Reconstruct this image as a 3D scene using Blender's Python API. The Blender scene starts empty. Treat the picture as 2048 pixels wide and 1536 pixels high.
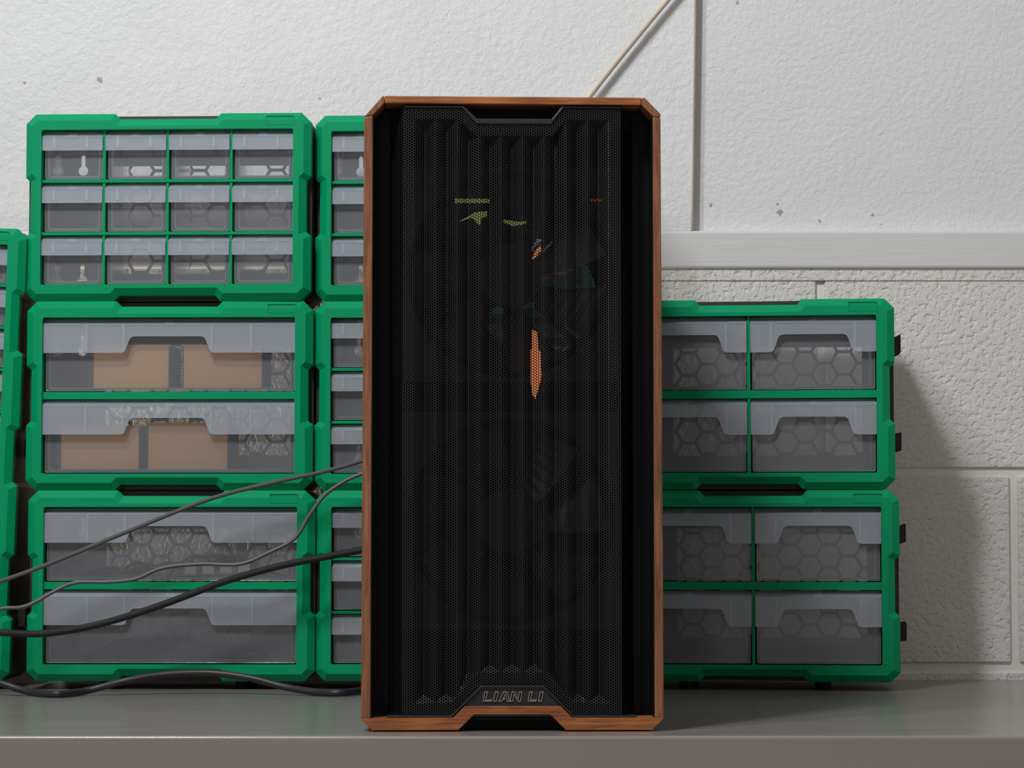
import bpy, bmesh, math, random
from mathutils import Vector, Matrix
from mathutils.geometry import tessellate_polygon
random.seed(7)
C = bpy.context.scene.collection
PI = math.pi
R = math.radians

# ------------------------------------------------------------------ materials
def srgb(r, g, b):
    f = lambda c: (c/255/12.92) if c/255 <= .04045 else ((c/255+.055)/1.055)**2.4
    return (f(r), f(g), f(b), 1)

def new_mat(name):
    m = bpy.data.materials.new(name); m.use_nodes = True
    nt = m.node_tree
    return m, nt, nt.nodes['Principled BSDF'], nt.nodes['Material Output']

def N(nt, kind, **kw):
    n = nt.nodes.new(kind)
    for k, v in kw.items():
        if k in n.inputs.keys(): n.inputs[k].default_value = v
        else: setattr(n, k, v)
    return n

def simple(name, col, rough=.5, metal=0, bump=None, spec=.5, vary=0):
    m, nt, b, o = new_mat(name)
    b.inputs['Base Color'].default_value = col
    b.inputs['Roughness'].default_value = rough
    b.inputs['Metallic'].default_value = metal
    b.inputs['Specular IOR Level'].default_value = spec
    tc = N(nt, 'ShaderNodeTexCoord')
    if vary:
        no = N(nt, 'ShaderNodeTexNoise', Scale=14., Detail=5.)
        nt.links.new(tc.outputs['Object'], no.inputs['Vector'])
        hs = N(nt, 'ShaderNodeHueSaturation', Color=col)
        mr = N(nt, 'ShaderNodeMapRange'); mr.inputs['To Min'].default_value = 1-vary; mr.inputs['To Max'].default_value = 1+vary
        nt.links.new(no.outputs['Fac'], mr.inputs['Value']); nt.links.new(mr.outputs[0], hs.inputs['Value'])
        nt.links.new(hs.outputs[0], b.inputs['Base Color'])
    if bump:
        sc, st, di = bump
        no = N(nt, 'ShaderNodeTexNoise', Scale=sc, Detail=3.)
        nt.links.new(tc.outputs['Object'], no.inputs['Vector'])
        bp = N(nt, 'ShaderNodeBump', Strength=st, Distance=di)
        nt.links.new(no.outputs['Fac'], bp.inputs['Height']); nt.links.new(bp.outputs[0], b.inputs['Normal'])
    return m

M = {}
M['green'] = simple('green_plastic', srgb(0, 149, 97), .4, bump=(900, .06, .0003), vary=.04, spec=.18)
M['black'] = simple('black_plastic', srgb(38, 35, 34), .5, bump=(500, .15, .0003), vary=.2)
M['body'] = simple('cabinet_body_plastic', srgb(46, 42, 40), .5, bump=(120, .2, .0004), vary=.25)
M['case_black'] = simple('black_painted_steel', srgb(8, 8, 8), .5, spec=.25)
M['mesh'] = simple('perforated_black_steel', srgb(30, 28, 29), .36)
M['rim'] = simple('satin_black_rim', srgb(40, 38, 42), .3)
M['plate'] = simple('badge_plate', srgb(33, 32, 33), .42, bump=(1500, .1, .0002))
M['chrome'] = simple('chrome_letters', srgb(232, 222, 216), .34, 1)
M['letter_dark'] = simple('dark_letter_face', srgb(30, 24, 22), .2, .6)
M['fan'] = simple('fan_plastic', srgb(11, 11, 11), .5, spec=.25)
M['card'] = simple('brown_cardboard', srgb(246, 190, 122), .85, bump=(260, .12, .0004), vary=.06)
M['card_dark'] = simple('cardboard_edge', srgb(120, 98, 78), .9)
M['pcb'] = simple('circuit_board_lacquer', srgb(60, 92, 90), .4)
M['connector'] = simple('white_connector', srgb(246, 238, 215), .5)
M['pin'] = simple('connector_slot', srgb(110, 98, 80), .6)
M['cord'] = simple('painted_wall_cord', srgb(196, 184, 168), .55, bump=(160, .4, .0008), vary=.14)
M['wire_edge'] = simple('dusty_wall_cord', srgb(172, 158, 142), .6, bump=(300, .4, .0006), vary=.2)
M['box_white'] = simple('white_junction_box', srgb(215, 210, 222), .5)
M['cable_grey'] = simple('grey_rubber_cable', srgb(92, 90, 91), .45)
M['cable_black'] = simple('black_rubber_cable', srgb(40, 38, 42), .46)
M['grub'] = simple('wall_debris', srgb(150, 130, 112), .9)

def braided(name, col, rough):
    m, nt, b, o = new_mat(name)
    b.inputs['Roughness'].default_value = rough
    uv = N(nt, 'ShaderNodeUVMap')
    chk = []
    for s in (1, -1):
        mp = N(nt, 'ShaderNodeMapping'); mp.inputs['Rotation'].default_value = (0, 0, s*R(45))
        nt.links.new(uv.outputs[0], mp.inputs['Vector'])
        w = N(nt, 'ShaderNodeTexWave', Scale=2.6); nt.links.new(mp.outputs[0], w.inputs['Vector']); chk.append(w)
    mx = N(nt, 'ShaderNodeMath', operation='MAXIMUM')
    nt.links.new(chk[0].outputs['Fac'], mx.inputs[0]); nt.links.new(chk[1].outputs['Fac'], mx.inputs[1])
    r = N(nt, 'ShaderNodeValToRGB'); r.color_ramp.elements[0].color = (col[0]*.25, col[1]*.25, col[2]*.25, 1); r.color_ramp.elements[1].color = col
    nt.links.new(mx.outputs[0], r.inputs[0]); nt.links.new(r.outputs[0], b.inputs['Base Color'])
    bp = N(nt, 'ShaderNodeBump', Strength=.6, Distance=.0005)
    nt.links.new(mx.outputs[0], bp.inputs['Height']); nt.links.new(bp.outputs[0], b.inputs['Normal'])
    return m
M['braid_grey'] = braided('grey_braided_sleeve', srgb(112, 108, 108), .45)
M['braid_black'] = braided('black_braided_sleeve', srgb(40, 38, 40), .4)

def clear(name, tint, haze, a, rough=.22):
    """frosted polypropylene: part see-through, part milky"""
    m = bpy.data.materials.new(name); m.use_nodes = True
    nt = m.node_tree; nt.nodes.clear()
    o = N(nt, 'ShaderNodeOutputMaterial')
    tr = N(nt, 'ShaderNodeBsdfTransparent', Color=tint)
    df = N(nt, 'ShaderNodeBsdfDiffuse', Color=haze)
    tl = N(nt, 'ShaderNodeBsdfTranslucent', Color=haze)
    m1 = N(nt, 'ShaderNodeMixShader', Fac=.15); nt.links.new(df.outputs[0], m1.inputs[1]); nt.links.new(tl.outputs[0], m1.inputs[2])
    m2 = N(nt, 'ShaderNodeMixShader', Fac=a); nt.links.new(tr.outputs[0], m2.inputs[1]); nt.links.new(m1.outputs[0], m2.inputs[2])
    gl = N(nt, 'ShaderNodeBsdfGlossy', Roughness=rough, Color=(1, 1, 1, 1))
    fr = N(nt, 'ShaderNodeFresnel', IOR=1.42)
    m3 = N(nt, 'ShaderNodeMixShader'); nt.links.new(fr.outputs[0], m3.inputs[0]); nt.links.new(m2.outputs[0], m3.inputs[1]); nt.links.new(gl.outputs[0], m3.inputs[2])
    nt.links.new(m3.outputs[0], o.inputs['Surface'])
    return m
M['tray'] = clear('clear_drawer_plastic', (.975, .982, .99, 1), (.88, .90, 1, 1), .115, .14)
M['lip'] = clear('frosted_drawer_handle', (.96, .97, .985, 1), (.80, .87, .97, 1), .31, .22)
M['edge'] = clear('thick_milky_edge', (.95, .97, .99, 1), (.84, .92, 1, 1), .34, .12)
M['tray_edge'] = clear('thick_tray_edge', (.94, .98, .97, 1), (.80, .92, .92, 1), .26, .12)
M['mortar'] = simple('painted_mortar', srgb(228, 226, 221), .5, bump=(60, .25, .001))
M['bag'] = clear('clear_bag_film', (.95, .95, .96, 1), (.6, .62, .68, 1), .06, .12)

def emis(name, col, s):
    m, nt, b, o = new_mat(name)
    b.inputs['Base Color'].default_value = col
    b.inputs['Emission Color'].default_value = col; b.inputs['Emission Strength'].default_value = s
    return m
M['glow_orange'] = emis('orange_inner_glow', srgb(240, 140, 82), .6)  # emissive colours imitating light inside the case, its source unknown
M['glow_green'] = emis('yellow_green_inner_glow', srgb(180, 190, 100), .2)
M['glow_red'] = emis('red_inner_glow', srgb(230, 70, 40), .14)

def walnut(axis):
    m, nt, b, o = new_mat('walnut_along_' + axis)
    tc = N(nt, 'ShaderNodeTexCoord'); mp = N(nt, 'ShaderNodeMapping')
    sc = {'x': (22, 260, 420), 'z': (420, 260, 22)}[axis]
    mp.inputs['Scale'].default_value = sc
    nt.links.new(tc.outputs['Object'], mp.inputs['Vector'])
    no = N(nt, 'ShaderNodeTexNoise', Scale=1.0, Detail=6., Roughness=.6, Distortion=.7)
    nt.links.new(mp.outputs[0], no.inputs['Vector'])
    n2 = N(nt, 'ShaderNodeTexNoise', Scale=16.0, Detail=3.); nt.links.new(tc.outputs['Object'], n2.inputs['Vector'])
    ad = N(nt, 'ShaderNodeMath', operation='MULTIPLY_ADD'); ad.inputs[1].default_value = .45
    nt.links.new(n2.outputs['Fac'], ad.inputs[0]); nt.links.new(no.outputs['Fac'], ad.inputs[2])
    r = N(nt, 'ShaderNodeValToRGB')
    e = r.color_ramp.elements
    dark, mid, pale = {'x': ((74, 40, 22), (140, 82, 42), (186, 116, 62)), 'z': ((70, 42, 27), (122, 76, 48), (160, 106, 70))}[axis]
    e[0].position = .42; e[0].color = srgb(*dark)
    e[1].position = .98; e[1].color = srgb(*pale)
    k = e.new(.68); k.color = srgb(*mid)
    nt.links.new(ad.outputs[0], r.inputs[0]); nt.links.new(r.outputs[0], b.inputs['Base Color'])
    b.inputs['Roughness'].default_value = .42
    bp = N(nt, 'ShaderNodeBump', Strength=.15, Distance=.0004); nt.links.new(no.outputs['Fac'], bp.inputs['Height']); nt.links.new(bp.outputs[0], b.inputs['Normal'])
    return m
M['wood_x'] = walnut('x'); M['wood_z'] = walnut('z')

def plaster():
    m, nt, b, o = new_mat('painted_plaster')
    tc = N(nt, 'ShaderNodeTexCoord')
    n1 = N(nt, 'ShaderNodeTexNoise', Scale=150., Detail=5., Roughness=.6, Distortion=.25)
    n2 = N(nt, 'ShaderNodeTexNoise', Scale=14., Detail=3.)
    n3 = N(nt, 'ShaderNodeTexVoronoi', Scale=9.)
    for n in (n1, n2, n3): nt.links.new(tc.outputs['Object'], n.inputs['Vector'])
    ad = N(nt, 'ShaderNodeMath', operation='MULTIPLY_ADD'); ad.inputs[1].default_value = .5
    nt.links.new(n2.outputs['Fac'], ad.inputs[0]); nt.links.new(n1.outputs['Fac'], ad.inputs[2])
    bp = N(nt, 'ShaderNodeBump', Strength=.55, Distance=.0028)
    nt.links.new(ad.outputs[0], bp.inputs['Height']); nt.links.new(bp.outputs[0], b.inputs['Normal'])
    r = N(nt, 'ShaderNodeValToRGB'); r.color_ramp.elements[0].color = srgb(216, 217, 217); r.color_ramp.elements[1].color = srgb(225, 226, 227)
    nt.links.new(n2.outputs['Fac'], r.inputs[0])
    # sparse specks of dirt
    n4 = N(nt, 'ShaderNodeTexNoise', Scale=120., Detail=2.); nt.links.new(tc.outputs['Object'], n4.inputs['Vector'])
    r2 = N(nt, 'ShaderNodeValToRGB'); r2.color_ramp.elements[0].position = .80; r2.color_ramp.elements[1].position = .82
    nt.links.new(n4.outputs['Fac'], r2.inputs[0])
    mx = N(nt, 'ShaderNodeMixRGB'); mx.inputs[2].default_value = srgb(170, 160, 148)
    nt.links.new(r2.outputs[0], mx.inputs[0]); nt.links.new(r.outputs[0], mx.inputs[1])
    # the few old scuffs and bits of web seen on the wall
    wob = N(nt, 'ShaderNodeTexNoise', Scale=260., Detail=3.); nt.links.new(tc.outputs['Object'], wob.inputs['Vector'])
    last = mx.outputs[0]
    for x, y, z, r in [(0.2143, 0.713, 0.5065, 0.0028), (0.2878, 0.713, 0.4984, 0.0034), (0.2857, 0.713, 0.5076, 0.0014), (0.3307, 0.713, 0.4893, 0.002), (0.3871, 0.713, 0.4957, 0.0022), (0.3801, 0.713, 0.499, 0.0014), (0.1481, 0.713, 0.458, 0.0012), (-0.441, 0.6965, 0.639, 0.0036), (-0.4442, 0.6965, 0.6374, 0.002), (-0.5213, 0.6965, 0.6363, 0.0022), (-0.2054, 0.6965, 0.619, 0.0013), (0.1183, 0.6965, 0.6363, 0.0014), (0.2433, 0.713, 0.7263, 0.0022), (0.3961, 0.713, 0.486, 0.0012)]:
        d = N(nt, 'ShaderNodeVectorMath', operation='DISTANCE'); d.inputs[1].default_value = (x, y, z)
        nt.links.new(tc.outputs['Object'], d.inputs[0])
        a = N(nt, 'ShaderNodeMath', operation='MULTIPLY_ADD'); a.inputs[1].default_value = .009
        nt.links.new(wob.outputs['Fac'], a.inputs[0]); nt.links.new(d.outputs['Value'], a.inputs[2])
        f = N(nt, 'ShaderNodeMapRange'); f.inputs['From Min'].default_value = r+.0042; f.inputs['From Max'].default_value = r+.0034
        f.inputs['To Max'].default_value = .7
        nt.links.new(a.outputs[0], f.inputs['Value'])
        k = N(nt, 'ShaderNodeMixRGB'); k.inputs[2].default_value = srgb(132, 118, 104)
        nt.links.new(f.outputs[0], k.inputs[0]); nt.links.new(last, k.inputs[1]); last = k.outputs[0]
    nt.links.new(last, b.inputs['Base Color'])
    b.inputs['Roughness'].default_value = .6
    return m
M['plaster'] = plaster()

def blockpaint():
    m, nt, b, o = new_mat('painted_block')
    tc = N(nt, 'ShaderNodeTexCoord')
    n1 = N(nt, 'ShaderNodeTexNoise', Scale=120., Detail=5., Roughness=.6)
    n2 = N(nt, 'ShaderNodeTexNoise', Scale=170., Detail=3., Distortion=.3)
    n5 = N(nt, 'ShaderNodeTexNoise', Scale=22., Detail=2.)
    for n in (n1, n2, n5): nt.links.new(tc.outputs['Object'], n.inputs['Vector'])
    r = N(nt, 'ShaderNodeValToRGB'); r.color_ramp.elements[0].position = .50; r.color_ramp.elements[1].position = .72
    r.color_ramp.elements[0].color = (1, 1, 1, 1); r.color_ramp.elements[1].color = (0, 0, 0, 1)
    nt.links.new(n2.outputs['Fac'], r.inputs[0])
    ad = N(nt, 'ShaderNodeMath', operation='MULTIPLY_ADD'); ad.inputs[1].default_value = 1.1
    nt.links.new(n1.outputs['Fac'], ad.inputs[0]); nt.links.new(r.outputs[0], ad.inputs[2])
    ad2 = N(nt, 'ShaderNodeMath', operation='MULTIPLY_ADD'); ad2.inputs[1].default_value = .8
    nt.links.new(n5.outputs['Fac'], ad2.inputs[0]); nt.links.new(ad.outputs[0], ad2.inputs[2])
    bp = N(nt, 'ShaderNodeBump', Strength=.7, Distance=.0016)
    nt.links.new(ad2.outputs[0], bp.inputs['Height']); nt.links.new(bp.outputs[0], b.inputs['Normal'])
    b.inputs['Base Color'].default_value = srgb(216, 215, 211)
    b.inputs['Roughness'].default_value = .55
    return m
M['block'] = blockpaint()

def trimpaint():
    m, nt, b, o = new_mat('painted_board')
    tc = N(nt, 'ShaderNodeTexCoord'); mp = N(nt, 'ShaderNodeMapping'); mp.inputs['Scale'].default_value = (7, 60, 190)
    nt.links.new(tc.outputs['Object'], mp.inputs['Vector'])
    n1 = N(nt, 'ShaderNodeTexNoise', Scale=1., Detail=4., Distortion=.5); nt.links.new(mp.outputs[0], n1.inputs['Vector'])
    bp = N(nt, 'ShaderNodeBump', Strength=.4, Distance=.0012); nt.links.new(n1.outputs['Fac'], bp.inputs['Height']); nt.links.new(bp.outputs[0], b.inputs['Normal'])
    b.inputs['Base Color'].default_value = srgb(213, 213, 212); b.inputs['Roughness'].default_value = .5
    return m
M['trim'] = trimpaint()

def steelshelf():
    m, nt, b, o = new_mat('grey_painted_shelf')
    tc = N(nt, 'ShaderNodeTexCoord'); mp = N(nt, 'ShaderNodeMapping'); mp.inputs['Scale'].default_value = (9, 26, 30)
    nt.links.new(tc.outputs['Object'], mp.inputs['Vector'])
    n1 = N(nt, 'ShaderNodeTexNoise', Scale=1., Detail=5.); nt.links.new(mp.outputs[0], n1.inputs['Vector'])
    r = N(nt, 'ShaderNodeValToRGB'); r.color_ramp.elements[0].color = srgb(126, 120, 116); r.color_ramp.elements[1].color = srgb(137, 130, 126)
    nt.links.new(n1.outputs['Fac'], r.inputs[0]); nt.links.new(r.outputs[0], b.inputs['Base Color'])
    r2 = N(nt, 'ShaderNodeMapRange'); r2.inputs['To Min'].default_value = .2; r2.inputs['To Max'].default_value = .28
    nt.links.new(n1.outputs['Fac'], r2.inputs['Value']); nt.links.new(r2.outputs[0], b.inputs['Roughness'])
    b.inputs['Specular IOR Level'].default_value = .75
    n2 = N(nt, 'ShaderNodeTexNoise', Scale=700.); nt.links.new(tc.outputs['Object'], n2.inputs['Vector'])
    bp = N(nt, 'ShaderNodeBump', Strength=.12, Distance=.0003); nt.links.new(n2.outputs['Fac'], bp.inputs['Height']); nt.links.new(bp.outputs[0], b.inputs['Normal'])
    return m
M['shelf'] = steelshelf()

# ------------------------------------------------------------------ geometry helpers
def box(bm, x0, x1, y0, y1, z0, z1):
    v = [bm.verts.new((x, y, z)) for x in (x0, x1) for y in (y0, y1) for z in (z0, z1)]
    for f in ((0, 1, 3, 2), (4, 6, 7, 5), (0, 4, 5, 1), (2, 3, 7, 6), (0, 2, 6, 4), (1, 5, 7, 3)):
        bm.faces.new([v[i] for i in f])

def fill(bm, loops, y, flip=False):
    """fill outer loop with holes, in plane y; returns vertex lists per loop"""
    vs = [[bm.verts.new((p[0], y, p[1])) for p in L] for L in loops]
    flat = [v for L in vs for v in L]
    for t in tessellate_polygon([[Vector((p[0], p[1], 0)) for p in L] for L in loops]):
        try: bm.faces.new([flat[i] for i in t])
        except ValueError: pass
    return vs

def strip(bm, a, b):
    n = len(a)
    for i in range(n):
        j = (i+1) % n
        bm.faces.new((a[i], a[j], b[j], b[i]))

def ring(bm, pts, y):
    return [bm.verts.new((p[0], y, p[1])) for p in pts]

def prism(bm, loops, y0, y1):
    a = fill(bm, loops, y0); b = fill(bm, loops, y1)
    for p, q in zip(a, b): strip(bm, p, q)

def area(p): return sum(p[i-1][0]*p[i][1]-p[i][0]*p[i-1][1] for i in range(len(p)))/2

def offset(poly, d):
    """mitred inward offset"""
    s = 1 if area(poly) > 0 else -1
    n = len(poly); out = []
    for i in range(n):
        a, b, c = Vector(poly[i-1]), Vector(poly[i]), Vector(poly[(i+1) % n])
        e1 = (b-a).normalized(); e2 = (c-b).normalized()
        n1 = Vector((-e1.y, e1.x))*s; n2 = Vector((-e2.y, e2.x))*s
        k = 1+n1.dot(n2)
        out.append(tuple(b+(n1+n2)*(d/max(k, .25))))
    return out

def rounded(poly, rad, seg=4):
    n = len(poly); out = []
    for i in range(n):
        r = rad[i] if isinstance(rad, (list, tuple)) else rad
        if r <= 0: out.append(poly[i]); continue
        a, b, c = Vector(poly[i-1]), Vector(poly[i]), Vector(poly[(i+1) % n])
        u = (a-b); w = (c-b); r = min(r, u.length*.45, w.length*.45)
        p = b+u.normalized()*r; q = b+w.normalized()*r
        for k in range(seg+1):
            t = k/seg
            out.append(tuple(p*(1-t)**2+b*2*t*(1-t)+q*t*t))
    return out

def finish(name, bm, mat, parent=None, bevel=0, seg=2, ang=28, smooth=False, normals=True):
    if normals: bmesh.ops.recalc_face_normals(bm, faces=bm.faces)
    me = bpy.data.meshes.new(name); bm.to_mesh(me); bm.free()
    mats = mat if isinstance(mat, (list, tuple)) else [mat]
    for m in mats: me.materials.append(m)
    o = bpy.data.objects.new(name, me); C.objects.link(o)
    if parent: o.parent = parent
    if bevel:
        b = o.modifiers.new('edge', 'BEVEL'); b.width = bevel; b.segments = seg; b.limit_method = 'ANGLE'; b.angle_limit = R(ang)
        b.harden_normals = False
    if smooth:
        for p in me.polygons: p.use_smooth = True
    return o

def tag(o, label, cat, group=None):
    o['label'] = label; o['category'] = cat
    if group: o['group'] = group
    return o

def thing(name, label, cat, mat=Matrix(), group=None):
    o = bpy.data.objects.new(name, None); C.objects.link(o)
    o.empty_display_size = .05; o.matrix_world = mat
    return tag(o, label, cat, group)

def copy_tree(o, parent):
    c = o.copy(); C.objects.link(c); c.parent = parent
    for ch in [x for x in list(bpy.data.objects) if x.parent == o]: copy_tree(ch, c)
    return c

def smooth_path(pts, per=14):
    P = [Vector(p) for p in pts]; P = [P[0]*2-P[1]]+P+[P[-1]*2-P[-2]]
    out = []
    for i in range(1, len(P)-2):
        for k in range(per):
            t = k/per
            a, b, c, d = P[i-1:i+3]
            out.append(.5*((2*b)+(c-a)*t+(2*a-5*b+4*c-d)*t*t+(3*b-a-3*c+d)*t**3))
    out.append(P[-2]); return out

def tube(name, pts, r, mat, parent=None, seg=14, per=14, spline=True):
    path = smooth_path(pts, per) if spline else [Vector(p) for p in pts]
    for p in path: p.z = max(p.z, r+.0004)      # stay on top of the shelf
    bm = bmesh.new(); uvl = bm.loops.layers.uv.new('UVMap')
    rings = []; up = Vector((0, -1, .2)).normalized(); L = 0; Ls = []
    for i, p in enumerate(path):
        t = (path[min(i+1, len(path)-1)]-path[max(i-1, 0)]).normalized()
        u = (up-t*up.dot(t)).normalized(); w = t.cross(u)
        rings.append([bm.verts.new(p+(u*math.cos(2*PI*k/seg)+w*math.sin(2*PI*k/seg))*r) for k in range(seg)])
        if i: L += (p-path[i-1]).length
        Ls.append(L)
    for i in range(len(rings)-1):
        for k in range(seg):
            j = (k+1) % seg
            f = bm.faces.new((rings[i][k], rings[i][j], rings[i+1][j], rings[i+1][k]))
            for lp, (ii, kk) in zip(f.loops, ((i, k), (i, k+1), (i+1, k+1), (i+1, k))):
                lp[uvl].uv = (Ls[ii]/r*.5, kk/seg*PI)
            f.smooth = True
    bm.faces.new(rings[0]); bm.faces.new(rings[-1][::-1])
    return finish(name, bm, mat, parent)

# ------------------------------------------------------------------ camera
f_px, cam_z, cam_d = 5100., .157, 2.01
pitch = math.atan(294/5100)
cam = bpy.data.cameras.new('camera'); co = bpy.data.objects.new('camera', cam); C.objects.link(co)
cam.sensor_width = 36; cam.lens = f_px/2048*36; cam.clip_start = .05
co.location = (0, -cam_d, cam_z); co.rotation_euler = (PI/2+pitch, 0, 0)
bpy.context.scene.camera = co

# ------------------------------------------------------------------ setting
WALL = .713
BLK = .013      # the block face stands this far in front of the plaster
def setting(name, bm, mat, **kw):
    o = finish(name, bm, mat, **kw); o['kind'] = 'structure'; return o

# plastered upper wall (set flush above the board)
bm = bmesh.new(); box(bm, -1.7, 1.7, WALL, WALL+.12, .455, 1.9)
setting('wall_back', bm, M['plaster'])
# plastered panel standing proud of the wall, its worn edge to the right of the computer
PT = .0165
bm = bmesh.new()
prism(bm, [[(-1.7, .4768), (.1910, .4768), (.1955, .7242), (.2140, 1.9), (-1.7, 1.9)]], WALL-PT, WALL+.001)
setting('wall_back_panel', bm, M['plaster'])
bm = bmesh.new()
prism(bm, [[(.1908, .4768), (.1932, .4768), (.1977, .7242), (.2162, 1.9), (.2138, 1.9), (.1953, .7242)]], WALL-PT-.0008, WALL+.001)
setting('trim_2', bm, M['wire_edge'], bevel=.0006)

# block wall: mortar bed with each block standing proud, running bond
bm = bmesh.new()
BW = WALL-BLK
box(bm, -1.7, 1.7, BW+.0036, WALL+.12, -.62, .4400)
n_mortar = len(bm.faces)
rows = [(-.620, -.413, 0), (-.404, -.197, 1), (-.1885, .0085, 0), (.0175, .2155, 1), (.2235, .4262, 0)]
for z0, z1, odd in rows:
    off = (.3290 if not odd else .5330)
    x = off-.4095*5
    while x < 1.7:
        a, b = max(x+.0042, -1.7), min(x+.4095-.0042, 1.7)
        if b > a+.01:
            pl = rounded([(a, z0), (b, z0), (b, z1), (a, z1)], .004, 3)
            o1 = ring(bm, pl, BW+.004); o2 = ring(bm, pl, BW+.0020); o3 = ring(bm, offset(pl, .0018), BW)
            strip(bm, o1, o2); strip(bm, o2, o3); bm.faces.new(o3)
        x += .4095
# rough cut course just under the board
box(bm, -1.7, 1.7, BW-.0015, WALL+.02, .4240, .4400)
bm.faces.ensure_lookup_table()
for f in bm.faces[:n_mortar]: f.material_index = 1
setting('wall_back_lower', bm, (M['block'], M['mortar']))

bm = bmesh.new(); box(bm, -1.7, 1.7, WALL-.0185, WALL+.02, .4365, .4768)
setting('trim_1', bm, M['trim'], bevel=.003, seg=3)

# ------------------------------------------------------------------ shelf
sh = thing('workbench_shelf', 'long grey painted shelf carrying the computer and all the cabinets', 'shelf', Matrix.Translation((0, .3, 0)))
def plank(bm, x0, x1, prof):
    a = [bm.verts.new((x0, *p)) for p in prof]; b = [bm.verts.new((x1, *p)) for p in prof]
    strip(bm, a, b); bm.faces.new(a); bm.faces.new(b[::-1])
SEAM = .090
bm = bmesh.new()
rad = .0028
nose = [(-.3415+rad-rad*math.cos(t), -rad+rad*math.sin(t)) for t in [PI/2*k/6 for k in range(7)]]
plank(bm, -1.6, 1.6, nose+[(SEAM, 0), (SEAM, -.055), (-.3415, -.055)])
finish('shelf_board', bm, M['shelf'], sh)
bm = bmesh.new()
plank(bm, -1.6, -.06, [(SEAM+.0008, 0), (BW-.3, 0), (BW-.3, -.055), (SEAM+.0008, -.055)])
plank(bm, -.06, 1.6, [(SEAM, 0), (BW-.3, 0), (BW-.3, -.055), (SEAM, -.055)])
finish('rear_board', bm, M['shelf'], sh)
bm = bmesh.new(); box(bm, -1.6, 1.6, -.336, -.318, -.105, -.0555)
finish('front_rail', bm, M['shelf'], sh, bevel=.001)

# ------------------------------------------------------------------ cabinets
K = .0005       # one unit of the cabinet drawings
def notched(W, H, sides, chf=.0098):
    """counter-clockwise cabinet outline: cut corners, grip notches top, bottom and sides"""
    nd, sd = .0055, .0048
    a, b = W*.312, W*.684
    s = .0052
    P = [(chf, 0), (a, 0), (a+s, nd), (b-s, nd), (b, 0), (W-chf, 0), (W, chf)]
    for z0, z1 in sides: P += [(W, z0), (W-sd, z0+.0045), (W-sd, z1-.0045), (W, z1)]
    P += [(W, H-chf), (W-chf, H), (b, H), (b-s, H-nd), (a+s, H-nd), (a, H), (chf, H), (0, H-chf)]
    for z0, z1 in reversed(sides): P += [(0, z1), (sd, z1-.0045), (sd, z0+.0045), (0, z0)]
    P += [(0, chf)]
    return P

def hexhole(cx, cz, r, clip):
    """flat-topped hexagon clipped to a rectangle"""
    poly = [(cx+r*math.cos(PI/3*k), cz+r*math.sin(PI/3*k)) for k in range(6)]
    for ax, lim, sg in ((0, clip[0], 1), (0, clip[1], -1), (1, clip[2], 1), (1, clip[3], -1)):
        out = []
        for i in range(len(poly)):
            p, q = poly[i-1], poly[i]
            dp, dq = (p[ax]-lim)*sg, (q[ax]-lim)*sg
            if (dp < 0) != (dq < 0):
                t = dp/(dp-dq); out.append((p[0]+(q[0]-p[0])*t, p[1]+(q[1]-p[1])*t))
            if dq >= 0: out.append(q)
        poly = out
        if len(poly) < 3: return None
    return poly if abs(area(poly)) > 1.2e-5 else None

def keyhole(cx, cz, up=1):
    pts = []
    for k in range(15):
        t = PI/2+.42+(2*PI-.84)*k/14
        pts.append((cx+.0052*math.cos(t), cz+up*.0052*math.sin(t)))
    pts += [(cx+.0022, cz+up*.015), (cx, cz+up*.0168), (cx-.0022, cz+up*.015)]
    return pts if up > 0 else pts[::-1]

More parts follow.
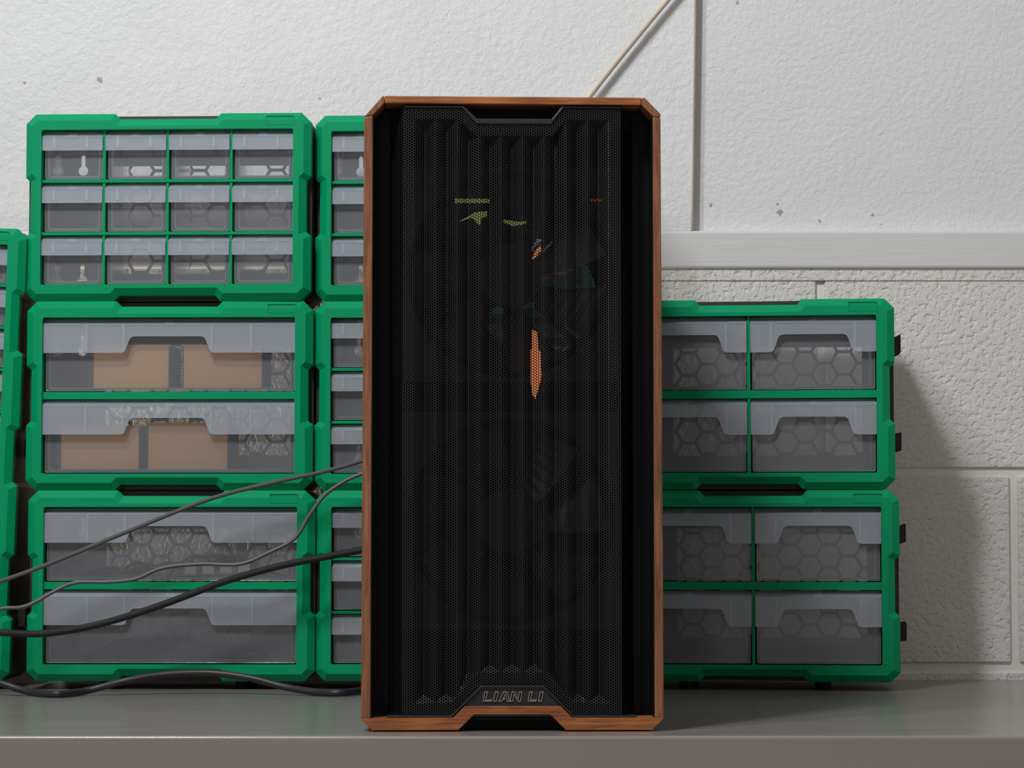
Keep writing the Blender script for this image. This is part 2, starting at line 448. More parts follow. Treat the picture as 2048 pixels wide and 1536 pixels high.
def cabinet_shell(t, W, H, cols, rows, open_, hbar, vbar, sides, notched_body=False, latches=True, hexes=True, DEP=.150):
    """green front frame, black body, latches, feet"""
    ox0, ox1, oz0, oz1 = open_
    out = notched(W, H, sides)
    bm = bmesh.new()
    inn = offset(out, .0072)
    opening = [(ox0, oz0), (ox1, oz0), (ox1, oz1), (ox0, oz1)]
    op_r = rounded(opening, .0018, 3)
    r_back = ring(bm, out, .018); r_out = ring(bm, out, .0058)
    vs = fill(bm, [inn, op_r], 0)
    strip(bm, r_back, r_out); strip(bm, r_out, vs[0])
    r_in = ring(bm, op_r, .018); strip(bm, vs[1], r_in); strip(bm, r_in, ring(bm, op_r, .0181))
    fill(bm, [offset(out, .0005), op_r], .018)
    # bars between the drawers
    cw = (ox1-ox0-vbar*(cols-1))/cols; rh = (oz1-oz0-hbar*(rows-1))/rows
    for i in range(1, cols):
        x = ox0+i*cw+(i-1)*vbar; box(bm, x, x+vbar, .005, .019, oz0-.0005, oz1+.0005)
    for j in range(1, rows):
        z = oz0+j*rh+(j-1)*hbar; box(bm, ox0-.0005, ox1+.0005, .004, .019, z, z+hbar)
    # small raised name pad at the upper right corner
    pad = rounded([(W-.0452, H-.0128), (W-.0168, H-.0128), (W-.0168, H-.0033), (W-.0452, H-.0033)], .0012, 3)
    prism(bm, [pad, offset(pad, .0006)], -.0003, .004)
    prism(bm, [offset(pad, .0006)], .0004, .005)
    finish('front_frame', bm, M['green'], t, bevel=.0007, seg=2)
    # black body
    bm = bmesh.new()
    if notched_body: bo = offset(out, .0008)
    else:
        c = .0098; e = .0006
        bo = [(c, e), (W-c, e), (W-e, c), (W-e, H-c), (W-c, H-e), (c, H-e), (e, H-c), (e, c)]
    bi = [(ox0-.002, oz0-.002), (ox1+.002, oz0-.002), (ox1+.002, oz1+.002), (ox0-.002, oz1+.002)]
    fr = fill(bm, [bo, bi], .0185)
    bk = ring(bm, bo, DEP); strip(bm, fr[0], bk)
    fi = ring(bm, bi, DEP-.002); strip(bm, fr[1], fi)
    # rear panel with keyholes and honeycomb openings
    holes = []
    if hexes:
        clip = (W*.21, W*.90, H*.20, H*.80)
        r, px_, pz_ = .0118, .0203, .0237
        i = 0; x = clip[0]-.004
        while x < clip[1]+.01:
            z = clip[2]-.01+(pz_/2 if i % 2 else 0)
            while z < clip[3]+.02:
                h = hexhole(x, z, r, clip)
                if h: holes.append(h)
                z += pz_
            x += px_; i += 1
        for kx in (W*.125,):
            holes.append(keyhole(kx, H*.775)); holes.append(keyhole(kx, H*.17))
    for a in (DEP-.002, DEP):
        loops = [bi if a < DEP else bo]+holes
        v = fill(bm, loops, a)
        if a < DEP: keep = v
        else:
            for p, q in zip(keep[1:], v[1:]): strip(bm, p, q)
    for i in range(1, cols):
        x = ox0+i*cw+(i-1)*vbar+vbar/2; box(bm, x-.0007, x+.0007, .0195, DEP-.003, oz0-.001, oz1+.001)
    for j in range(1, rows):
        z = oz0+j*rh+(j-1)*hbar+hbar/2; box(bm, ox0-.001, ox1+.001, .0195, DEP-.003, z-.0008, z+.0008)
    finish('body', bm, M['body'], t)
    if latches:
        for fz in ((.765, .255) if H < .3 else (.52, .14)):
            bm = bmesh.new()
            z = H*fz; w = .0078
            sk = .003 if fz > .5 else 0
            y0, y1 = .045, .079
            pr = [(W-.002, z-.0105), (W+w, z-.0085+sk*.6), (W+w, z+.0098+sk*.6), (W-.002, z+.0075)]
            prism(bm, [pr], y0, y0+.003)
            prism(bm, [pr], y1-.003, y1)
            box(bm, W-.002, W+w-.0022, y0+.002, y1-.002, z-.0035, z-.0018)
            box(bm, W-.002, W+w-.0022, y0+.002, y1-.002, z+.0045, z+.006)
            box(bm, W+w-.0020, W+w, y0, y1, z-.0085+sk*.6, z+.0095+sk*.6)
            bm_o = finish('latch', bm, M['black'], t, bevel=.0006)
    return ox0, oz0, cw, rh

def feet(t, W, dep):
    for x in (.075, W-.075):
        for y in (.040, dep-.022):
            bm = bmesh.new()
            n = 14
            a = [bm.verts.new((x+.009*math.cos(2*PI*k/n), y+.009*math.sin(2*PI*k/n), -.0083)) for k in range(n)]
            b = [bm.verts.new((x+.006*math.cos(2*PI*k/n), y+.006*math.sin(2*PI*k/n), .001)) for k in range(n)]
            strip(bm, a, b); bm.faces.new(a); bm.faces.new(b[::-1])
            finish('foot', bm, M['black'], t)

def make_drawer(w, h, kind, dep):
    """clear tray with a frosted pull lip; origin at the lower left front of its bay"""
    d = dep-.012
    tw = .0013
    bm = bmesh.new()
    x0, x1, z0, z1 = .0016, w-.0011, .0012, h-.0030
    yf = .0105
    rr = min(.004, h*.1)
    fp = rounded([(x0, z0), (x1, z0), (x1, z1), (x0, z1)], [rr*.5, rr*.5, 0, 0], 3)
    prism(bm, [fp], yf, yf+tw)                           # front
    s = .0032
    box(bm, x0+s, x0+s+tw, yf+tw, d, z0+.002, z1-.006)
    box(bm, x1-s-tw, x1-s, yf+tw, d, z0+.002, z1-.006)
    box(bm, x0+s+tw, x1-s-tw, d-tw, d, z0+.002, z1-.006)
    box(bm, x0+s+tw, x1-s-tw, yf+tw, d-tw, z0+.0015, z0+.0030)
    # inner moulded edge just behind the front
    n_plain = len(bm.faces)
    ip = rounded([(x0+s+.001, z0+.0035), (x1-s-.001, z0+.0035), (x1-s-.001, z1-.004), (x0+s+.001, z1-.004)], [.003, .003, 0, 0], 4)
    prism(bm, [rounded([(x0+s, z0+.0022), (x1-s, z0+.0022), (x1-s, z1-.003), (x0+s, z1-.003)], [.0035, .0035, 0, 0], 4), ip], yf+tw+.0002, yf+.006)
    prism(bm, [fp, offset(fp, .0006)], yf-.0002, yf+tw+.0002)
    bm.faces.ensure_lookup_table()
    for f in bm.faces[n_plain:]: f.material_index = 1
    dr = finish('drawer', bm, (M['tray'], M['tray_edge']), None, bevel=.0004, seg=2)
    # pull lip
    bm = bmesh.new()
    lx0, lx1, zt = .0002, w-.0002, h-.0008
    y0 = .0032
    if kind == 'small':
        zb = zt-.0198
        P = rounded([(lx0, zb), (lx1, zb), (lx1, zt-.0060), (lx0, zt-.0060)], [.0008, .0008, 0, 0], 3)
        ribs = (w*.20, w*.74)
    elif kind == 'wide':
        zb = zt-.0345; zc = zt-.0180
        a, b = w*.347, w*.641
        P = rounded([(lx0, zb), (a-.006, zb), (a, zc), (b, zc), (b+.006, zb), (lx1, zb), (lx1, zt-.0062), (lx0, zt-.0062)], [.0006, .0035, .0045, .0045, .0035, .0006, 0, 0], 5)
        ribs = (w*.172, w*.3195, w*.669, w*.826)
    else:
        zb = zt-.0355; zc = zt-.0178
        a, b = w*.232, w*.768
        P = rounded([(lx0, zb), (a-.006, zb), (a, zc), (b, zc), (b+.006, zb), (lx1, zb), (lx1, zt-.0062), (lx0, zt-.0062)], [.0006, .0035, .0045, .0045, .0035, .0006, 0, 0], 5)
        ribs = (w*.168, w*.834)
    prism(bm, [P], y0, y0+.0012)
    zc_ = zt-.0062
    # sloping top of the lip
    for dx0, dx1 in ((lx0, lx1),):
        v = [bm.verts.new(q) for q in ((dx0, y0, zc_), (dx1, y0, zc_), (dx1-.001, yf, zt), (dx0+.001, yf, zt),
                                       (dx0, y0+.0012, zc_), (dx1, y0+.0012, zc_), (dx1-.001, yf+.0012, zt-.0006), (dx0+.001, yf+.0012, zt-.0006))]
        for f in ((0, 1, 2, 3), (7, 6, 5, 4), (3, 2, 6, 7), (0, 3, 7, 4), (1, 5, 6, 2)): bm.faces.new([v[i] for i in f])
    for xa in (lx0, lx1-.0009):
        v = [bm.verts.new((x, y, z)) for x in (xa, xa+.0009) for (y, z) in ((y0+.0012, zb+.0006), (yf, zb+.004), (yf, zt-.0012), (y0+.0012, zc_))]
        for f in ((0, 1, 2, 3), (7, 6, 5, 4), (0, 4, 5, 1), (1, 5, 6, 2), (2, 6, 7, 3), (3, 7, 4, 0)): bm.faces.new([v[i] for i in f])
    bm.faces.ensure_lookup_table(); n_plain = len(bm.faces)
    for rx in ribs:
        zz = zb+.0012 if kind != 'small' else zt-.017
        v = [bm.verts.new((x, y, z)) for x in (rx-.0013, rx+.0013) for (y, z) in ((y0-.0003, zz), (y0+.0016, zz), (y0+.0016, zc_), (y0-.0003, zc_))]
        for f in ((0, 1, 2, 3), (7, 6, 5, 4), (0, 4, 5, 1), (1, 5, 6, 2), (2, 6, 7, 3), (3, 7, 4, 0)): bm.faces.new([v[i] for i in f])
    # three short raised grip lines on the sloping top
    for k, hw in enumerate((.0052, .0042, .0032)):
        z = zc_+.0009+k*.0019; y = y0+(yf-y0)*(z-zc_)/(zt-zc_)
        box(bm, w/2-hw, w/2+hw, y-.0005, y+.0004, z-.0003, z+.0003)
    prism(bm, [P, offset(P, .00055)], y0-.0002, y0+.0014)
    box(bm, lx0+.001, lx1-.001, y0-.0002, y0+.0008, zc_-.0002, zc_+.0003)
    bm.faces.ensure_lookup_table()
    for f in bm.faces[n_plain:]: f.material_index = 1
    hd = finish('handle', bm, (M['lip'], M['edge']), dr, bevel=.0004, seg=2)
    return dr

PROTO = {}
W0, H0 = .286, .189
def cabinet(name_label, kind, x, y, z, yaw, only=None, foot=False, W=W0, H=H0, roll=0, latches=True, dep=.112):
    """x, y: front right lower corner when turned, kind picks the drawer layout"""
    mw = Matrix.Translation((x, y, z)) @ Matrix.Rotation(R(yaw), 4, 'Z') @ Matrix.Rotation(R(roll), 4, 'Y') @ Matrix.Translation((-W, 0, 0))
    t = thing('drawer_cabinet', name_label, 'drawer cabinet', mw, 'green drawer cabinets')
    op = (.0165, W-.0178, .0165, H-.0165)
    if kind == 'small': cols, rows, hb, vb, dk = 4, 3, .0028, .0026, 'small'
    elif kind == 'wide': cols, rows, hb, vb, dk = 1, 2, .0072, 0, 'wide'
    elif kind == 'quarter': cols, rows, hb, vb, dk = 2, 2, .0078, .0033, 'quarter'
    else: cols, rows, hb, vb, dk = 4, 10, .0028, .0026, 'small'
    if kind == 'tall': sides = [(H*f0, H*f1) for f0, f1 in ((.137, .280), (.43, .56), (.72, .86))]
    else: sides = [(H*.342, H*.660)]
    ox, oz, cw, rh = cabinet_shell(t, W, H, cols, rows, op, hb, vb, sides, kind == 'tall', latches, hexes=(kind != 'tall'), DEP=dep)
    if foot: feet(t, W, dep)
    key = (dep, dk, round(cw, 5), round(rh, 5))
    for j in range(rows):
        for i in range(cols):
            if only and not only(i, j): continue
            if key not in PROTO:
                dr = make_drawer(cw, rh, dk, dep); PROTO[key] = dr; dr.parent = t
            else: dr = copy_tree(PROTO[key], t)
            pull = random.uniform(-.0004, .0006)
            dr.location = (ox+i*(cw+vb), pull, oz+j*(rh+hb))
    return t, mw, (ox, oz, cw, rh, vb, hb)

CY = .525
zs = [.0083, .1975, .3867]
cabinet('green cabinet of twelve small clear drawers on top of the left stack', 'small', -.2012, CY-.004, zs[2], -2.2, W=.2878, latches=False)
_, m_mid, lay_mid = cabinet('green cabinet with two wide drawers holding cardboard boxes, middle of the left stack', 'wide', -.1986, CY-.002, zs[1], -1.2, W=.2868, latches=False)
_, m_low, lay_low = cabinet('green two-drawer cabinet at the bottom of the left stack, crossed by cables', 'wide', -.1957, CY-.002, zs[0], -.8, foot=True, W=.2862, latches=False)
cabinet('top green cabinet of the stack half hidden behind the left side of the computer', 'small', .0873, CY+.004, zs[2], -2.2, latches=False)
cabinet('middle green cabinet of the stack half hidden behind the computer, thin cables before it', 'small', .0882, CY, zs[1], -1.2, latches=False)
cabinet('bottom green cabinet of the stack half hidden behind the computer, black braided cable before it', 'small', .0898, CY, zs[0], -.8, foot=True, latches=False)
cabinet('upper green four-drawer cabinet of the pair to the right of the computer', 'quarter', .3775, .500, zs[1]+.0006, -6.5, dep=.150)
cabinet('lower green four-drawer cabinet of the pair, standing on the shelf right of the computer', 'quarter', .3810, .500, zs[0], -6.5, foot=True, dep=.150)
cabinet('tall green cabinet cut off by the left photo edge, leaning against the left stack', 'tall', -.4992, CY, .0070, 0, H=.452, roll=1.75, latches=True, dep=.125)

# ------------------------------------------------------------------ things inside the drawers
def cardboard(label, mw, x0, x1, z, h, d, y, turn=0):
    w = x1-x0
    t = thing('cardboard_box', label, 'box', mw @ Matrix.Translation((x0+w/2, y+d/2, z)) @ Matrix.Rotation(R(turn), 4, 'Z'), 'cardboard boxes in the clear drawers')
    bm = bmesh.new(); box(bm, -w/2+.0022, w/2-.0022, -d/2, d/2, 0, h-.0022)
    finish('carton', bm, M['card'], t, bevel=.0006)
    bm = bmesh.new(); box(bm, -w/2, w/2, -d/2+.0005, d/2-.0005, h-.0021, h)
    finish('lid', bm, M['card'], t, bevel=.0005)
    for s in (-1, 1):       # corrugated side flaps, fluting showing on the edge
        bm = bmesh.new(); xa = s*(w/2-.0011); n = 26; A = []; B = []
        for k in range(n+1):
            zz = .0006+(h-.0034)*k/n; dx = .0006*(1 if k % 2 else -1)
            A.append((xa+dx-.0003, zz)); B.append((xa+dx+.0003, zz))
        prism(bm, [A+B[::-1]], -d/2+.0004, d/2-.0004)
        finish('flap', bm, M['card_dark'], t)
    return t

ox, oz, cw, rh, vb, hb = lay_mid
def lx(px): return (px-55)*K      # measured on the cabinet front
base_u = oz+rh+hb+.0044; base_l = oz+.0044
cardboard('left cardboard box in the upper wide drawer of the middle cabinet', m_mid, lx(180), lx(340), base_u, .0440, .075, .0185)
cardboard('right cardboard box in the upper wide drawer of the middle cabinet', m_mid, lx(361), lx(527), base_u, .0440, .075, .0185, .3)
cardboard('left cardboard box in the lower wide drawer of the middle cabinet', m_mid, lx(116), lx(281), base_l, .0445, .075, .0185)
cardboard('right cardboard box in the lower wide drawer of the middle cabinet', m_mid, lx(292), lx(460), base_l, .0470, .075, .0185, -.4)

ox, oz, cw, rh, vb, hb = lay_low
pcbm = m_low @ Matrix.Translation((lx(362), .0178, oz+rh+hb+.0043)) @ Matrix.Rotation(R(-2.5), 4, 'Y')
pc = thing('circuit_board', 'narrow board with four pale connectors in the upper drawer of the bottom left cabinet', 'circuit board', pcbm)
bm = bmesh.new(); box(bm, -.004, .075, 0, .030, 0, .0016); finish('board', bm, M['pcb'], pc, bevel=.0003)
for k in range(4):
    bm = bmesh.new(); x = .0015+k*.0178
    box(bm, x, x+.0115, .001, .009, .0016, .0024)
    box(bm, x, x+.0115, .001, .0022, .0024, .0105); box(bm, x, x+.0115, .0078, .009, .0024, .0105)
    box(bm, x, x+.0013, .0022, .0078, .0024, .0105); box(bm, x+.0102, x+.0115, .0022, .0078, .0024, .0105)
    cn = finish('connector', bm, M['connector'], pc, bevel=.0003)
    for q in range(4):
        bm = bmesh.new(); box(bm, x+.0015+q*.0023, x+.0024+q*.0023, .0006, .0012, .0017, .0030); finish('pin', bm, M['pin'], cn)

# crumpled clear bags lying in the bottom cabinet's drawers
def bag(label, mw, x0, x1, y0, y1, z, h, seed):
    rnd = random.Random(seed)
    t = bmesh.new(); nx, ny = 26, 12; g = []
    ph = [rnd.uniform(0, 6) for _ in range(6)]
    for sgn in (1, 0):
        G = []
        for i in range(nx+1):
            row = []
            for j in range(ny+1):
                u, v = i/nx, j/ny
                edge = min(u, 1-u, v, 1-v)*4; e = min(1, edge)
                zz = .0008+(h*e*(.55+.25*math.sin(7*u+ph[0]+3*v)+.2*math.sin(17*u+ph[1]-9*v)+.12*math.sin(31*u+ph[2]+13*v)) if sgn else 0)
                row.append(t.verts.new((x0+(x1-x0)*u, y0+(y1-y0)*v, max(.0006, zz)-(0 if sgn else .0004))))
            G.append(row)
        for i in range(nx):
            for j in range(ny):
                q = (G[i][j], G[i+1][j], G[i+1][j+1], G[i][j+1]); t.faces.new(q if sgn else q[::-1])
        g.append(G)
    o = finish('plastic_bag', t, M['bag'], normals=True, smooth=True); o.matrix_world = mw @ Matrix.Translation((0, 0, z))
    return tag(o, label, 'bag', 'clear plastic bags in the drawers')
bag('crumpled clear bag behind the circuit board in the upper drawer of the bottom left cabinet', m_low, lx(120), lx(560), .053, .094, oz+rh+hb+.0043, .022, 3)
bag('crumpled clear bag in the lowest wide drawer of the left stack', m_low, lx(115), lx(565), .018, .092, oz+.0043, .018, 5)

# ------------------------------------------------------------------ computer
S = 2538.
def cp(px, py):
    """photo measurement of the front plane -> metres on the front of the case"""
    return ((px-1024)/S, .5*(1460-py)/1266.*1.0005+.0012)
pc_m = Matrix.Translation((0, .0010, 0)) @ Matrix.Rotation(R(1.2), 4, 'Z')
case = thing('computer_case', 'tall black computer tower with walnut edges and a fluted mesh front on the grey shelf', 'computer', pc_m)
FR = .028    # depth of the wooden surround
def wood(name, pts, mat, y1=FR):
    bm = bmesh.new(); prism(bm, [pts], 0, y1)
    return finish(name, bm, mat, case, bevel=.0007, seg=2)
q = cp
wood('side_trim', [q(723.5, 1436.4), q(742.5, 1436.4), q(743.5, 233), q(726, 235.5)], M['wood_z'])
wood('side_trim', [q(1308.5, 1436.4), q(1326.5, 1436.4), q(1324, 235), q(1308.5, 233)], M['wood_z'])
wood('corner_trim', [q(726, 234.6), q(743.5, 232.1), q(766.4, 207.3), q(766.4, 192.3), q(763, 192.3)], M['wood_z'])
wood('corner_trim', [q(1308.5, 232.1), q(1324, 234.1), q(1324, 227), q(1292, 194), q(1285.6, 194), q(1285.6, 209.3)], M['wood_z'])
wood('top_trim', [q(767.3, 207.3), q(1284.7, 209.3), q(1284.7, 194), q(767.3, 192)], M['wood_x'])
wood('bottom_trim', [q(723.5, 1437.2), q(745.5, 1460), q(917, 1460), q(948.5, 1429.3), q(1100, 1429.3), q(1131, 1460), q(1304, 1460), q(1326.5, 1437.2),
                     q(1326.5, 1436), q(1144.5, 1436), q(1121, 1413), q(930, 1413), q(907, 1436), q(723.5, 1436)], M['wood_x'])

# black tub behind the surround that carries the mesh
BD = .478
bm = bmesh.new()
oct_ = [q(728, 1440), q(745, 1441), q(1304, 1441), q(1322, 1440), q(1321, 237), q(1289, 198), q(766, 198), q(730, 237)]
oct_ = [(a, b) for a, b in oct_]
if area(oct_) < 0: oct_ = oct_[::-1]
a = ring(bm, oct_, .006); b = ring(bm, oct_, BD); strip(bm, a, b)
ii = offset(oct_, .0016); c = ring(bm, ii, .006); d = ring(bm, ii, BD-.002); strip(bm, a, c); strip(bm, c, d)
# rear wall with vent openings for a fan and the cards
def circ(cx, cz, r, n=28): return [(cx+r*math.cos(2*PI*k/n), cz+r*math.sin(2*PI*k/n)) for k in range(n)]
holes = [circ(.035, .385, .058)]
v1 = fill(bm, [oct_]+holes, BD); v2 = fill(bm, [ii]+holes, BD-.002)
for p_, q_ in zip(v1[1:], v2[1:]): strip(bm, p_, q_)
finish('chassis', bm, M['case_black'], case)

# inner black facia round the mesh
bm = bmesh.new()
fo = [q(742, 1437), q(1309, 1437), q(1309, 232), q(1286, 208), q(767, 208), q(743, 232)]
if area(fo) < 0: fo = fo[::-1]
fi_ = [q(777, 1437.5), q(1271.5, 1437.5), q(1271.5, 209), q(777, 209)]
fi_ = fi_ if area(fi_) > 0 else fi_[::-1]
L0 = [q(742, 1437), q(777, 1437), q(777, 206), q(767, 206), q(742, 232)]
R0 = [q(1271.5, 1437), q(1309.5, 1437), q(1309.5, 232), q(1286, 206), q(1271.5, 206)]
for P in (L0, R0): prism(bm, [P], .034, .040)
prism(bm, [[q(743, 1437), q(745.5, 1437), q(745.5, 231), q(743, 231)]], .0008, .036)
prism(bm, [[q(1306.6, 1437), q(1309, 1437), q(1309, 231), q(1306.6, 231)]], .0008, .036)
prism(bm, [[q(777, 250), q(1271.5, 250), q(1271.5, 206), q(777, 206)]], .032, .038)    # behind the top notch
finish('facia', bm, M['case_black'], case, bevel=.0004)
bm = bmesh.new()
prism(bm, [[q(926, 1462), q(1126, 1462), q(1102, 1415), q(946, 1415)]], .030, .045)
finish('base_cover', bm, M['case_black'], case)

# perforated, fluted front panel: real holes on a hexagonal grid
mesh_out = [q(808, 1431), q(903, 1431), q(961, 1373), q(1088, 1373), q(1147, 1431), q(1243, 1431),
            q(1243, 212), q(1127, 212), q(1099, 246), q(957, 246), q(925, 212), q(808, 212)]
flute = [q(829, 1408), q(905, 1404), q(957, 1346), q(1093, 1346), q(1146, 1404), q(1219, 1408),
         q(1219, 238), q(1134, 238), q(1105, 271), q(951, 271), q(918, 238), q(829, 238)]
def inside(poly, x, z):
    r = False
    for i in range(len(poly)):
        (x1, z1), (x2, z2) = poly[i-1], poly[i]
        if (z1 > z) != (z2 > z) and x < (x2-x1)*(z-z1)/(z2-z1)+x1: r = not r
    return r
def edge_dist(poly, x, z):
    best = 9
    for i in range(len(poly)):
        (x1, z1), (x2, z2) = poly[i-1], poly[i]
        dx, dz = x2-x1, z2-z1
        t = max(0, min(1, ((x-x1)*dx+(z-z1)*dz)/(dx*dx+dz*dz)))
        best = min(best, math.hypot(x-x1-t*dx, z-z1-t*dz))
    return best
PER = 43.8/S; AMP = .0062; YB = .0035
XS = 219.5/S; XE = 248/S       # where the panel folds back
def depth(x, z):
    ax = abs(x)
    if ax > XS: return YB+(ax-XS)*2.3
    if not inside(flute, x, z): return YB
    u = (x/PER) % 1.0
    tri = abs(2*u-1)            # 1 in the valley, 0 on the ridge
    tri = max(0, min(1, tri*1.12-.06))
    return YB+min(AMP*tri, 1.1*edge_dist(flute, x, z))
pitch_h = 5.42/S; colw = pitch_h*math.sqrt(3)/2
ro = pitch_h/math.sqrt(3); ri = ro*.70
ang = [PI/3*k for k in range(6)]
wide_out = [(-XE, mesh_out[0][1]), *mesh_out[:6], (XE, mesh_out[0][1]), (XE, q(0, 226)[1]), *mesh_out[6:], (-XE, q(0, 226)[1])]
verts = []; faces = []; vid = {}
def vget(x, z):
    k = (round(x*2e5), round(z*2e5))
    if k not in vid:
        vid[k] = len(verts); verts.append((x, depth(x, z), z))
    return vid[k]
ncol = int(XE/colw)+1
for i in range(-ncol, ncol+1):
    cx = i*colw
    z = .012+(pitch_h/2 if i % 2 else 0)
    while z < .5:
        if abs(cx) < XE and inside(wide_out, cx, z):
            O = [vget(cx+ro*math.cos(t), z+ro*math.sin(t)) for t in ang]
            base = len(verts)
            for t in ang:
                x_, z_ = cx+ri*math.cos(t), z+ri*math.sin(t)
                verts.append((x_, depth(x_, z_), z_))
            for t in ang:
                x_, z_ = cx+ri*math.cos(t), z+ri*math.sin(t)
                verts.append((x_, depth(x_, z_)+.0007, z_))
            for k in range(6):
                j = (k+1) % 6
                faces.append((O[k], O[j], base+j, base+k))
                faces.append((base+k, base+j, base+6+j, base+6+k))
        z += pitch_h
me = bpy.data.meshes.new('mesh_panel'); me.from_pydata(verts, [], faces); me.update()
me.materials.append(M['mesh'])
mp_ = bpy.data.objects.new('mesh_panel', me); C.objects.link(mp_); mp_.parent = case

# solid folded rim along the panel's upper edge, wider in the notch, and along the lower edge
bm = bmesh.new()
top_rim = [q(806, 215), q(923.5, 215), q(953, 247.5), q(1103, 247.5), q(1128.5, 215), q(1244, 215), q(1244, 211), q(1126, 211), q(1105, 237), q(953.5, 237), q(926, 211), q(806, 211)]
prism(bm, [top_rim], YB-.0016, YB+.012)
finish('panel_rim', bm, M['rim'], case, bevel=.0005)
bm = bmesh.new()
low_rim = [q(775, 1436), q(905.5, 1436), q(905.5, 1434), q(964.5, 1377), q(1085.5, 1377), q(1145, 1434), q(1145, 1436), q(1273, 1436), q(1273, 1431.5), q(1148, 1431.5), q(1087.5, 1372.5), q(962, 1372.5), q(902.5, 1431.5), q(775, 1431.5)]
prism(bm, [low_rim], YB-.0012, YB+.012)
finish('panel_rim', bm, M['plate'], case, bevel=.0004)

# badge plate with raised outlined lettering
bm = bmesh.new()
prism(bm, [[q(906, 1434.5), q(1144, 1434.5), q(1085.5, 1377), q(964.5, 1377)]], YB+.0006, YB+.006)
plate = finish('badge_plate', bm, M['plate'], case, bevel=.0003)
def lp(px, py): return q(900+px/7.877, 1320+py/7.877)
SH = {
 'L': [(522, 662), (650, 662), (668, 636), (566, 636), (600, 510), (548, 510)],
 'I': [(686, 662), (736, 662), (766, 510), (714, 510)],
 'A': [(768, 662), (812, 662), (832, 634), (858, 634), (872, 606), (848, 606), (878, 548), (900, 662), (944, 662), (905, 510), (843, 510)],
 'N': [(944, 662), (992, 662), (1012, 560), (1072, 662), (1118, 662), (1136, 510), (1090, 510), (1074, 612), (1022, 510), (976, 510)],
 'L2': [(1228, 662), (1350, 662), (1368, 636), (1270, 636), (1304, 510), (1252, 510)],
 'I2': [(1392, 662), (1444, 662), (1472, 510), (1420, 510)],
}
for k, pts in SH.items():
    P = [lp(*p) for p in pts]
    if area(P) < 0: P = P[::-1]
    bm = bmesh.new()
    inn = offset(P, .00042)
    prism(bm, [P, inn], YB-.0007, YB+.0012)
    le = finish('letter', bm, M['chrome'], plate, bevel=.00012)
    bm = bmesh.new(); prism(bm, [offset(P, .0003)], YB-.0001, YB+.001)
    # darker sunk face, kept in the same letter mesh
    me2 = bpy.data.meshes.new('tmp'); bm.to_mesh(me2); bm.free()
    bm = bmesh.new(); bm.from_mesh(le.data); n0 = len(bm.faces); bm.from_mesh(me2); bm.faces.ensure_lookup_table()
    for f in bm.faces[n0:]: f.material_index = 1
    bmesh.ops.recalc_face_normals(bm, faces=bm.faces)
    bm.to_mesh(le.data); bm.free(); le.data.materials.append(M['letter_dark']); bpy.data.meshes.remove(me2)

# two large intake fans behind the mesh
def fan(cx, cz, r, y, turn):
    bm = bmesh.new()
    n = 40; sq = r+.004
    prism(bm, [[(cx-sq, cz-sq), (cx+sq, cz-sq), (cx+sq, cz+sq), (cx-sq, cz+sq)], circ(cx, cz, r, n)], y, y+.028)
    for k in range(4):
        t = PI/4+k*PI/2; u = Vector((math.cos(t), math.sin(t))); w = Vector((-u.y, u.x))*.003
        P = [Vector((cx, cz))+u*.03-w, Vector((cx, cz))+u*(r+.001)-w, Vector((cx, cz))+u*(r+.001)+w, Vector((cx, cz))+u*.03+w]
        prism(bm, [[tuple(p) for p in P]], y+.023, y+.027)
    fr = finish('fan', bm, M['fan'], case, bevel=.0006)
    bm = bmesh.new()
    prism(bm, [circ(cx, cz, .026, 32)], y+.002, y+.022)
    for k in range(7):
        t0 = turn+2*PI*k/7; V = []
        for s in range(7):
            rr = .024+(r-.028)*s/6
            for e in (-1, 1):
                t = t0+e*.30+.22*s/6
                for th in (0, .0012): V.append(bm.verts.new((cx+rr*math.cos(t), y+.012+e*.007+th, cz+rr*math.sin(t))))
        for s in range(6):
            p = V[s*4:s*4+8]
            bm.faces.new((p[0], p[4], p[6], p[2])); bm.faces.new((p[1], p[3], p[7], p[5]))
            bm.faces.new((p[0], p[1], p[5], p[4])); bm.faces.new((p[2], p[6], p[7], p[3]))
        bm.faces.new((V[24], V[25], V[27], V[26]))
    finish('rotor', bm, M['fan'], fr)
fan(0, .365, .084, .052, .3)
fan(0, .165, .084, .052, .9)
# made-up glowing patches for the coloured light showing through the perforations
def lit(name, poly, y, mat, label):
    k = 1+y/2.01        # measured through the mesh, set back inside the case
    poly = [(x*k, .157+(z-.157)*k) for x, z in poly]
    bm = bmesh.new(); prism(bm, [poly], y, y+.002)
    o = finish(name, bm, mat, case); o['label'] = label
lit('glow_patch', [q(1067, 664), q(1077, 668), q(1079, 705), q(1083, 705), q(1086, 755), q(1081, 775), q(1074, 802), q(1068, 795), q(1064, 770), q(1064, 704), q(1067, 702)], .046, M['glow_orange'], 'tall orange glow patch added behind the mesh')
lit('glow_patch', [q(1066, 522), q(1070, 522), q(1086, 502), q(1084, 494), q(1076, 500)], .046, M['glow_orange'], 'small orange glow patch added behind the mesh')
lit('glow_patch', [q(911, 408), q(981, 408), q(981, 400), q(911, 400)], .044, M['glow_green'], 'upper yellow-green glow patch added behind the mesh')
lit('glow_patch', [q(920, 446), q(945, 438), q(958, 450), q(964, 452), q(964, 438), q(976, 436), q(976, 425), q(950, 428)], .044, M['glow_green'], 'curved yellow-green glow patch added behind the mesh')
lit('glow_patch', [q(1008, 446), q(1026, 455), q(1054, 450), q(1056, 446), q(1036, 446), q(1012, 442)], .044, M['glow_green'], 'lower right yellow-green glow patch added behind the mesh')
lit('red_glow_patch', [q(1185, 404), q(1208, 404), q(1208, 400), q(1185, 400)], .044, M['glow_red'], 'small red glow patch added behind the mesh')
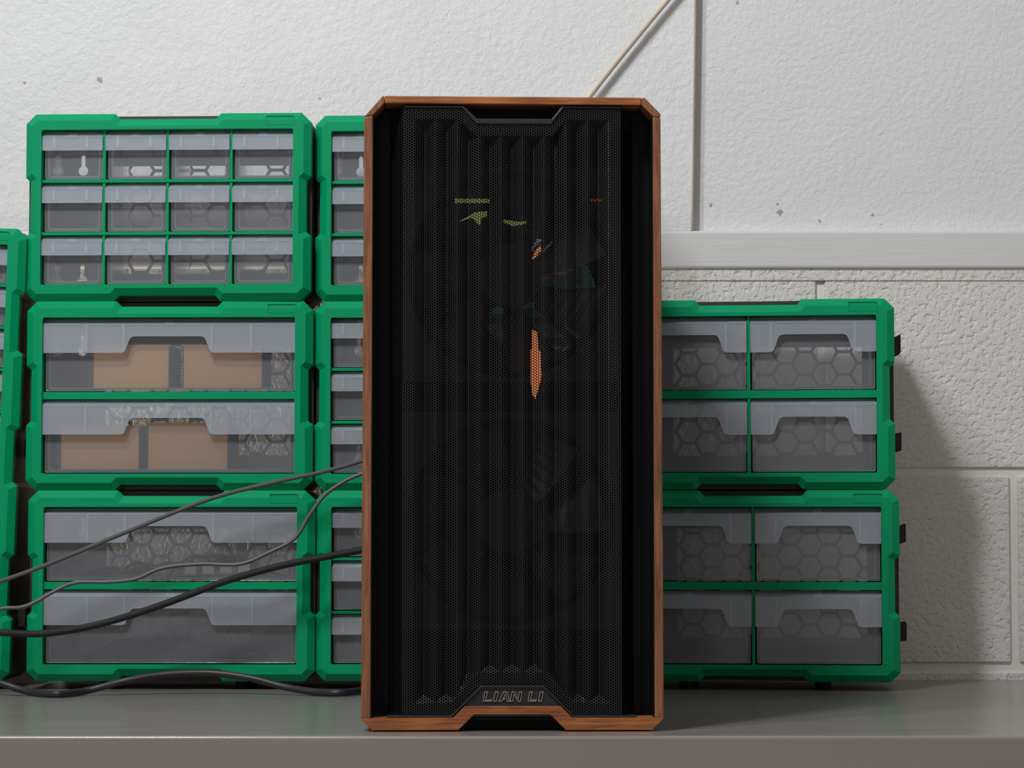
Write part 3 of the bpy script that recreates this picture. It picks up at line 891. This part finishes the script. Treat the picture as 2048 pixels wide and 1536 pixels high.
for x in (-.085, .085):
    for y in (.05, .42):
        bm = bmesh.new(); box(bm, x-.018, x+.018, y-.018, y+.018, .0, .0092)
        finish('foot', bm, M['black'], case, bevel=.002)

# ------------------------------------------------------------------ cables
cy_ = pitch; sc_, ss_ = math.cos(pitch), math.sin(pitch)
def at(px, py, y, floor_z=-9):
    """photo point -> place on the upright plane a distance y behind the case front"""
    a = (px-1024)/f_px; b = (768-py)/f_px
    dy = sc_-b*ss_; dz = ss_+b*sc_; t = (y+cam_d)/dy
    if cam_z+dz*t < floor_z:            # would sink into the shelf: rest on it instead
        t = (floor_z-cam_z)/dz; return (a*t, dy*t-cam_d, floor_z)
    return (a*t, y, cam_z+dz*t)
def cable(name, label, pts, r, mat, ends=()):
    P = [at(*p, floor_z=r+.0005) for p in pts]
    q0 = Vector(P[0])
    k_ = (.06, .09, .03, 0)[len([o for o in C.objects if o.name.startswith('cable')])]
    P = [(-1.5, .22+k_, r+.0006), (-1.1, .26+k_, r+.0006), (-.86, .31+k_, r+.0009), (q0.x-.14, q0.y-.02, max(r, q0.z*.45))]+P
    return tag(tube(name, list(ends[0] if ends else [])+P+list(ends[1] if ends else []), r, mat), label, 'cable')
cable('cable', 'thin grey braided cable, uppermost of those crossing the left stack',
      [(-160, 1215, .44), (-60, 1184, .455), (0, 1163, .465), (100, 1127, .475), (250, 1065, .48), (420, 998, .485), (560, 962, .488), (640, 945, .49), (720, 923, .493), (765, 905, .495), (830, 880, .493)], .0021, M['braid_grey'])
cable('cable', 'thin smooth grey wavy cable between the two braided ones',
      [(-150, 1246, .475), (-60, 1240, .468), (0, 1218, .465), (55, 1211, .47), (140, 1168, .48), (215, 1164, .48), (270, 1158, .48), (325, 1136, .482), (400, 1128, .484), (480, 1128, .484), (540, 1104, .486), (590, 1076, .488), (618, 1032, .489), (650, 990, .49), (690, 962, .491), (722, 948, .492), (770, 930, .493), (830, 905, .493)], .0019, M['cable_grey'])
cable('cable', 'thick black braided cable rising to the back of the computer',
      [(-170, 1264, .425), (-60, 1263, .447), (0, 1265, .455), (90, 1267, .46), (200, 1248, .465), (320, 1211, .47), (450, 1163, .475), (560, 1132, .48), (650, 1114, .485), (722, 1100, .488), (780, 1088, .49), (840, 1078, .49)], .0034, M['braid_black'])
cable('cable', 'smooth black cable lying in a wave along the shelf',
      [(-170, 1330, .42), (-70, 1346, .43), (0, 1366, .44), (60, 1384, .438), (115, 1388, .438), (170, 1382, .440), (250, 1362, .445), (330, 1349, .455), (420, 1346, .46), (500, 1356, .455), (570, 1374, .448), (630, 1384, .442), (680, 1385.5, .442), (725, 1381, .450), (760, 1378, .472), (790, 1375, .490), (850, 1371, .496)], .0034, M['cable_black'])

# ------------------------------------------------------------------ on the wall
wy = WALL-PT-.0108
tag(tube('wall_cord', [at(1380, -52, wy), at(1335, 0, wy), at(1258, 93, wy), at(1181, 190, wy), at(1120, 275, wy), at(1070, 370, wy)], .0030, M['cord']),
    'beige painted cord running diagonally down the wall behind the computer', 'cord')
# ------------------------------------------------------------------ light
def lamp(name, loc, target, sx, sy, power, col, spread=180):
    l = bpy.data.lights.new(name, 'AREA'); l.shape = 'RECTANGLE'; l.size = sx; l.size_y = sy; l.energy = power; l.color = col; l.spread = R(spread)
    o = bpy.data.objects.new(name, l); C.objects.link(o); o.location = loc
    o.rotation_euler = (Vector(target)-Vector(loc)).to_track_quat('-Z', 'Y').to_euler()
    return o
lamp('ceiling_lamp', (-.62, -1.05, 1.95), (0, .5, .3), .16, .5, 27, (.975, .99, 1))
lamp('ceiling_lamp', (-1.05, -1.05, 1.95), (0, .5, .3), .16, .5, 16.5, (.96, .98, 1))
lamp('low_warm_fill', (-.90, .672, .20), (-.2, .665, .40), .03, .03, 1.25, (1, .84, .62), 60)  # added warm light without a fixture, brightens the openings in the cabinet backs
w = bpy.data.worlds.new('room'); bpy.context.scene.world = w; w.use_nodes = True
bg = w.node_tree.nodes['Background']; bg.inputs[0].default_value = (1, .95, .9, 1); bg.inputs[1].default_value = .29

sc = bpy.context.scene
sc.view_settings.view_transform = 'Standard'; sc.view_settings.look = 'None'
sc.view_settings.exposure = 0; sc.view_settings.gamma = 1
sc.cycles.transparent_max_bounces = 32
sc.cycles.max_bounces = 8
